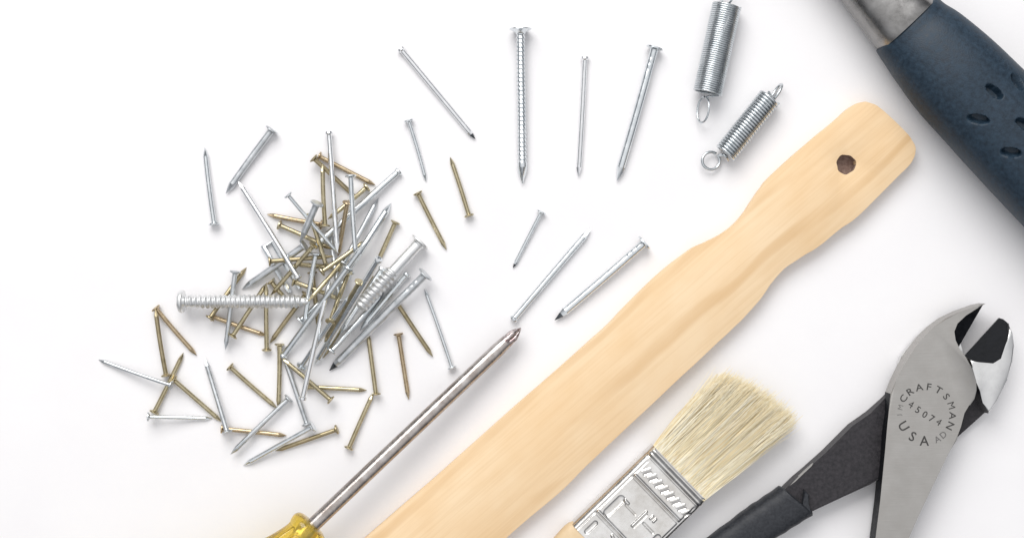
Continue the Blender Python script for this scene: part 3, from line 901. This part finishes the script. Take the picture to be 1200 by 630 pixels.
def nail_meshes(kind, L, seed):
    """local +Z runs from the head to the point; returns [(part name, bmesh, material, extra)]"""
    w, hd, style, mt = KIND[kind]
    if mt == 'brass': mt = ('brass', 'brass_dull', 'brass', 'brass_red', 'brass')[seed * 7 % 5]
    if mt == 'zinc' and style == 'flat': mt = ('zinc', 'zinc_dull', 'zinc')[seed * 5 % 3]
    r = w / 2 * S; R = hd / 2 * S
    out = []
    n = 16
    ph = seed * 1.3
    crook = 0.7 * S * math.sin(seed * 2.7) * (0 if style == 'ring' else 1)      # few nails are dead straight
    if style in ('flat', 'cup', 'ring'):
        tl = w * 1.75 * S
        bm = bmesh.new()
        prof = [(0.0, r * (1.25 if style == 'flat' else 1.0)), (r * 0.5, r * 1.04), (r * 1.0, r)]
        if kind == 'big':
            for k in range(3):                       # gripper marks below the head
                z = r * (2.0 + 1.5 * k)
                prof += [(z, r), (z + r * 0.2, r * 0.95), (z + r * 0.5, r * 0.95), (z + r * 0.7, r)]
        if style == 'ring':
            z = 6 * S
            while z < L - tl - 6 * S:
                prof += [(z, r * 0.74), (z + 3.6 * S, r * 1.02), (z + 4.5 * S, r * 1.02)]
                z += 5.0 * S
        prof += [(L - tl, r)]
        rl = []
        for z, rr in prof:
            rl.append([Vector((rr * math.cos(ph + 2 * math.pi * j / n), rr * math.sin(ph + 2 * math.pi * j / n), z)) for j in range(n)])
        mats = [0] * (len(rl) - 1)
        # diamond point: four flats
        for t in (0.0, 0.35, 0.72, 1.0):
            ring = []
            rr = r * (1.0 - t) + 0.05 * r
            for j in range(n):
                a = 2 * math.pi * j / n
                # blend from a round section to a square one
                am = (a + math.pi / 4) % (math.pi / 2) - math.pi / 4
                sq = 0.86 / math.cos(am)
                q = min(1.0, t * 2.2)
                k = rr * (1 * (1 - q) + sq * q)
                ring.append(Vector((k * math.cos(ph + a), k * math.sin(ph + a), L - tl + t * tl * 0.999 + (1e-6 if t == 0 else 0))))
            rl.append(ring)
        mats += [0, 0, 1, 1]
        rings(bm, rl, True, True, mats)
        bmesh.ops.subdivide_edges(bm, edges=[ed for ed in bm.edges if abs(ed.verts[0].co.z - ed.verts[1].co.z) > 0.3 * L], cuts=10)
        for v in bm.verts:
            v.co.x += crook * math.sin(math.pi * v.co.z / L)
        bmesh.ops.recalc_face_normals(bm, faces=bm.faces)
        out.append(('shank', bm, M[mt], 'tip'))
        bm = bmesh.new()
        if style == 'cup':
            lathe(bm, [(3.2 * S, r * 0.9), (1.4 * S, R), (-0.6 * S, R), (-1.4 * S, R * 0.92), (-1.2 * S, R * 0.62), (0.2 * S, R * 0.2)], 20)
        elif style == 'ring':
            lathe(bm, [(6.5 * S, r * 0.8), (3.2 * S, r * 1.15), (0.6 * S, R * 0.86), (-0.6 * S, R), (-1.5 * S, R * 0.98), (-2.0 * S, R * 0.85), (-2.0 * S, R * 0.3)], 28)
        else:
            th = (1.3 + 0.08 * w) * S
            lathe(bm, [(1.6 * S, r * 1.05), (0.35 * S, R * 0.8), (0.0, R), (-th * 0.7, R), (-th, R * 0.9), (-th, R * 0.3)], 24)
        bmesh.ops.recalc_face_normals(bm, faces=bm.faces)
        out.append(('head', bm, M[mt], None))
    else:
        pitch = (5.75 if style == 'screw' else 6.0) * S
        root = r * (0.76 if style == 'screw' else 0.80)
        tstart = 5 * S if style == 'screw' else L * 0.44
        taper = 14 * S if style == 'screw' else 5 * S
        nz = int(L / (0.35 * S)); n = 64
        rl = []
        for i in range(nz + 1):
            z = L * i / nz
            ring = []
            for j in range(n):
                a = 2 * math.pi * j / n
                q = ((z / pitch - j / n) % 1.0)
                prof = max(0.0, 1 - abs(q - 0.5) / 0.46) ** 0.9
                if z < tstart:
                    fade = 0.0
                    base = root * (1.0 if style == 'screw' else 0.88)
                else:
                    fade = min(1.0, (z - tstart) / (3 * S)); base = root
                end = 1.0
                if z > L - taper:
                    e = (z - (L - taper)) / taper
                    end = (1 - 0.55 * e) if style == 'screw' else math.sqrt(max(0.0, 1 - 0.85 * e * e))
                rr = (base + (r - root) * prof * fade * (1.0 if end > 0.8 else 0.6)) * end
                ring.append(Vector((rr * math.cos(a), rr * math.sin(a), z)))
            rl.append(ring)
        bm = bmesh.new(); rings(bm, rl); bmesh.ops.recalc_face_normals(bm, faces=bm.faces)
        out.append(('threaded_shank', bm, M[mt], None))
        bm = bmesh.new()
        if style == 'screw':
            lathe(bm, [(4.0 * S, root), (3.6 * S, R * 0.92), (2.4 * S, R), (0.5 * S, R), (-1.5 * S, R * 0.93), (-3.2 * S, R * 0.72), (-4.2 * S, R * 0.42), (-4.2 * S, R * 0.25), (-1.5 * S, R * 0.18)], 36)
        else:
            lathe(bm, [(4.5 * S, root * 0.9), (1.8 * S, R * 0.62), (0.4 * S, R), (-1.0 * S, R), (-1.8 * S, R * 0.85), (-1.8 * S, R * 0.3)], 36)
        bmesh.ops.recalc_face_normals(bm, faces=bm.faces)
        out.append(('head', bm, M[mt], None))
    return out

# --- let every piece settle on the ones below it ---------------------------------
obst = []            # settled axes: (p0 xy, z0, p1 xy, z1, shank radius, head radius)
staple_pts = [(340, 343), (333, 331), (320, 309), (308.5, 288.5), (319.5, 283.5), (332, 305), (345, 327), (351, 338)]
sr = 3.3 * S
for (a, b) in (((340, 343), (308.5, 288.5)), ((308.5, 288.5), (319.5, 283.5)), ((319.5, 283.5), (351, 338))):
    obst.append((P(*a, sr).to_2d(), sr, P(*b, sr).to_2d(), sr, sr, sr))
TS = np.linspace(0, 1, 81)
def settle(i, slack=1.0):
    kind, hx, hy, tx, ty, lev, dk, lab = NAILS[i]
    w, hd, style, mt = KIND[kind]
    r = w / 2 * S; R = hd / 2 * S
    z0, z1 = R, r * 0.4
    for it in range(3):
        p0 = P(hx, hy, z0); p1 = P(tx, ty, z1)
        A = np.array([p0.x, p0.y]); Bv = np.array([p1.x, p1.y])
        L = np.linalg.norm(Bv - A)
        cons = [(0.0, R * 0.97), (1.0, 0.12 * r), (1 - min(0.3, w * 1.9 * S / L), r)]
        pts = A[None, :] + TS[:, None] * (Bv - A)[None, :]
        for (q0, y0, q1, y1, r2, R2) in obst:
            C = np.array(q0); Dv = np.array(q1); e = Dv - C
            l2 = e @ e
            if np.linalg.norm((A + Bv) / 2 - (C + Dv) / 2) > (L + math.sqrt(l2)) / 2 + 0.004: continue
            t2 = np.clip(((pts - C) @ e) / l2, 0, 1)
            dist = np.linalg.norm(pts - (C + t2[:, None] * e), axis=1)
            l = math.sqrt(l2)
            r_o = np.where(t2 * l < 2.0 * S, R2, np.where((1 - t2) * l < 6 * S, r2 * 0.5, r2))
            r_m = np.where(TS * L < 2.0 * S, R, np.where((1 - TS) * L < 6 * S, r * 0.5, r))
            sm = (r_o + r_m) * 0.86 * slack
            hit = dist < sm
            for k in np.nonzero(hit)[0]:
                cons.append((TS[k], (y0 + (y1 - y0) * t2[k]) + math.sqrt(max(0, sm[k] ** 2 - dist[k] ** 2))))
        cons = np.array(cons)
        # lowest line z = a + b t above every constraint (upper hull around t = 0.5)
        best = None
        lo = cons[cons[:, 0] <= 0.5]; hi = cons[cons[:, 0] > 0.5]
        for (ta, za) in lo:
            for (tb, zb) in hi:
                bb = (zb - za) / (tb - ta); a0 = za - bb * ta
                if np.all(a0 + bb * cons[:, 0] >= cons[:, 1] - 1e-7):
                    mid = max(a0, a0 + bb) + 0.35 * (a0 + bb * 0.5)
                    if best is None or mid < best[0]: best = (mid, a0, a0 + bb)
        _, z0, z1 = best
    return z0, z1
order = sorted(range(len(NAILS)), key=lambda i: (NAILS[i][5], i))
zs = {}
for i in order:
    for slack in (1.0, 0.85, 0.7, 0.55, 0.4, 0.25, 0.1):   # deep in the heap the pieces are wedged closer together
        z0, z1 = settle(i, slack)
        if max(z0, z1) < 11.5 * MM: break
    zs[i] = (z0, z1)
    kind, hx, hy, tx, ty, lev, dk, lab = NAILS[i]
    w, hd, style, mt = KIND[kind]
    p0 = P(hx, hy, z0); p1 = P(tx, ty, z1)
    obst.append((p0.to_2d(), z0, p1.to_2d(), z1, w / 2 * S, hd / 2 * S))
print('heap top mm', max(max(v) for v in zs.values()) * 1000)
for i, (kind, hx, hy, tx, ty, lev, dk, lab) in enumerate(NAILS):
    z0, z1 = zs[i]
    p0 = P(hx, hy, z0); p1 = P(tx, ty, z1)
    if kind == 'brass': nm, grp = 'brass_nail', GB
    elif kind in ('fin', 'finz'): nm, grp = 'finishing_nail', GF
    elif kind == 'ring': nm, grp = 'ring_shank_nail', None
    elif kind in ('screw', 'half'): nm, grp = 'wood_screw', None
    else: nm, grp = 'steel_nail', GZ
    root = empty(nm, p0, lab, 'screw' if 'screw' in nm else 'nail', grp)
    root.matrix_world = Matrix.Translation(p0) @ align(p0, p1) @ Matrix.Rotation(random.uniform(0, 6.28), 4, 'Z')
    for part, bm, m_, ex in nail_meshes(kind, (p1 - p0).length, i):
        o = link(part, bm, m_, root, smooth=32 if part != 'threaded_shank' else 89, extra=((M['dark_tip'] if dk else m_),) if ex else ())

# the bent wire staple at the left of the heap
root = empty('wire_staple', P(330, 312, 0), 'squared steel wire staple half buried at the left of the heap', 'staple')
bm = bmesh.new()
q = [P(x, y, sr) for x, y in staple_pts]
tube(bm, q, sr, 8)
bmesh.ops.recalc_face_normals(bm, faces=bm.faces)
link('bent_wire', to_local(bm, root), M['zinc'], root, smooth=40)
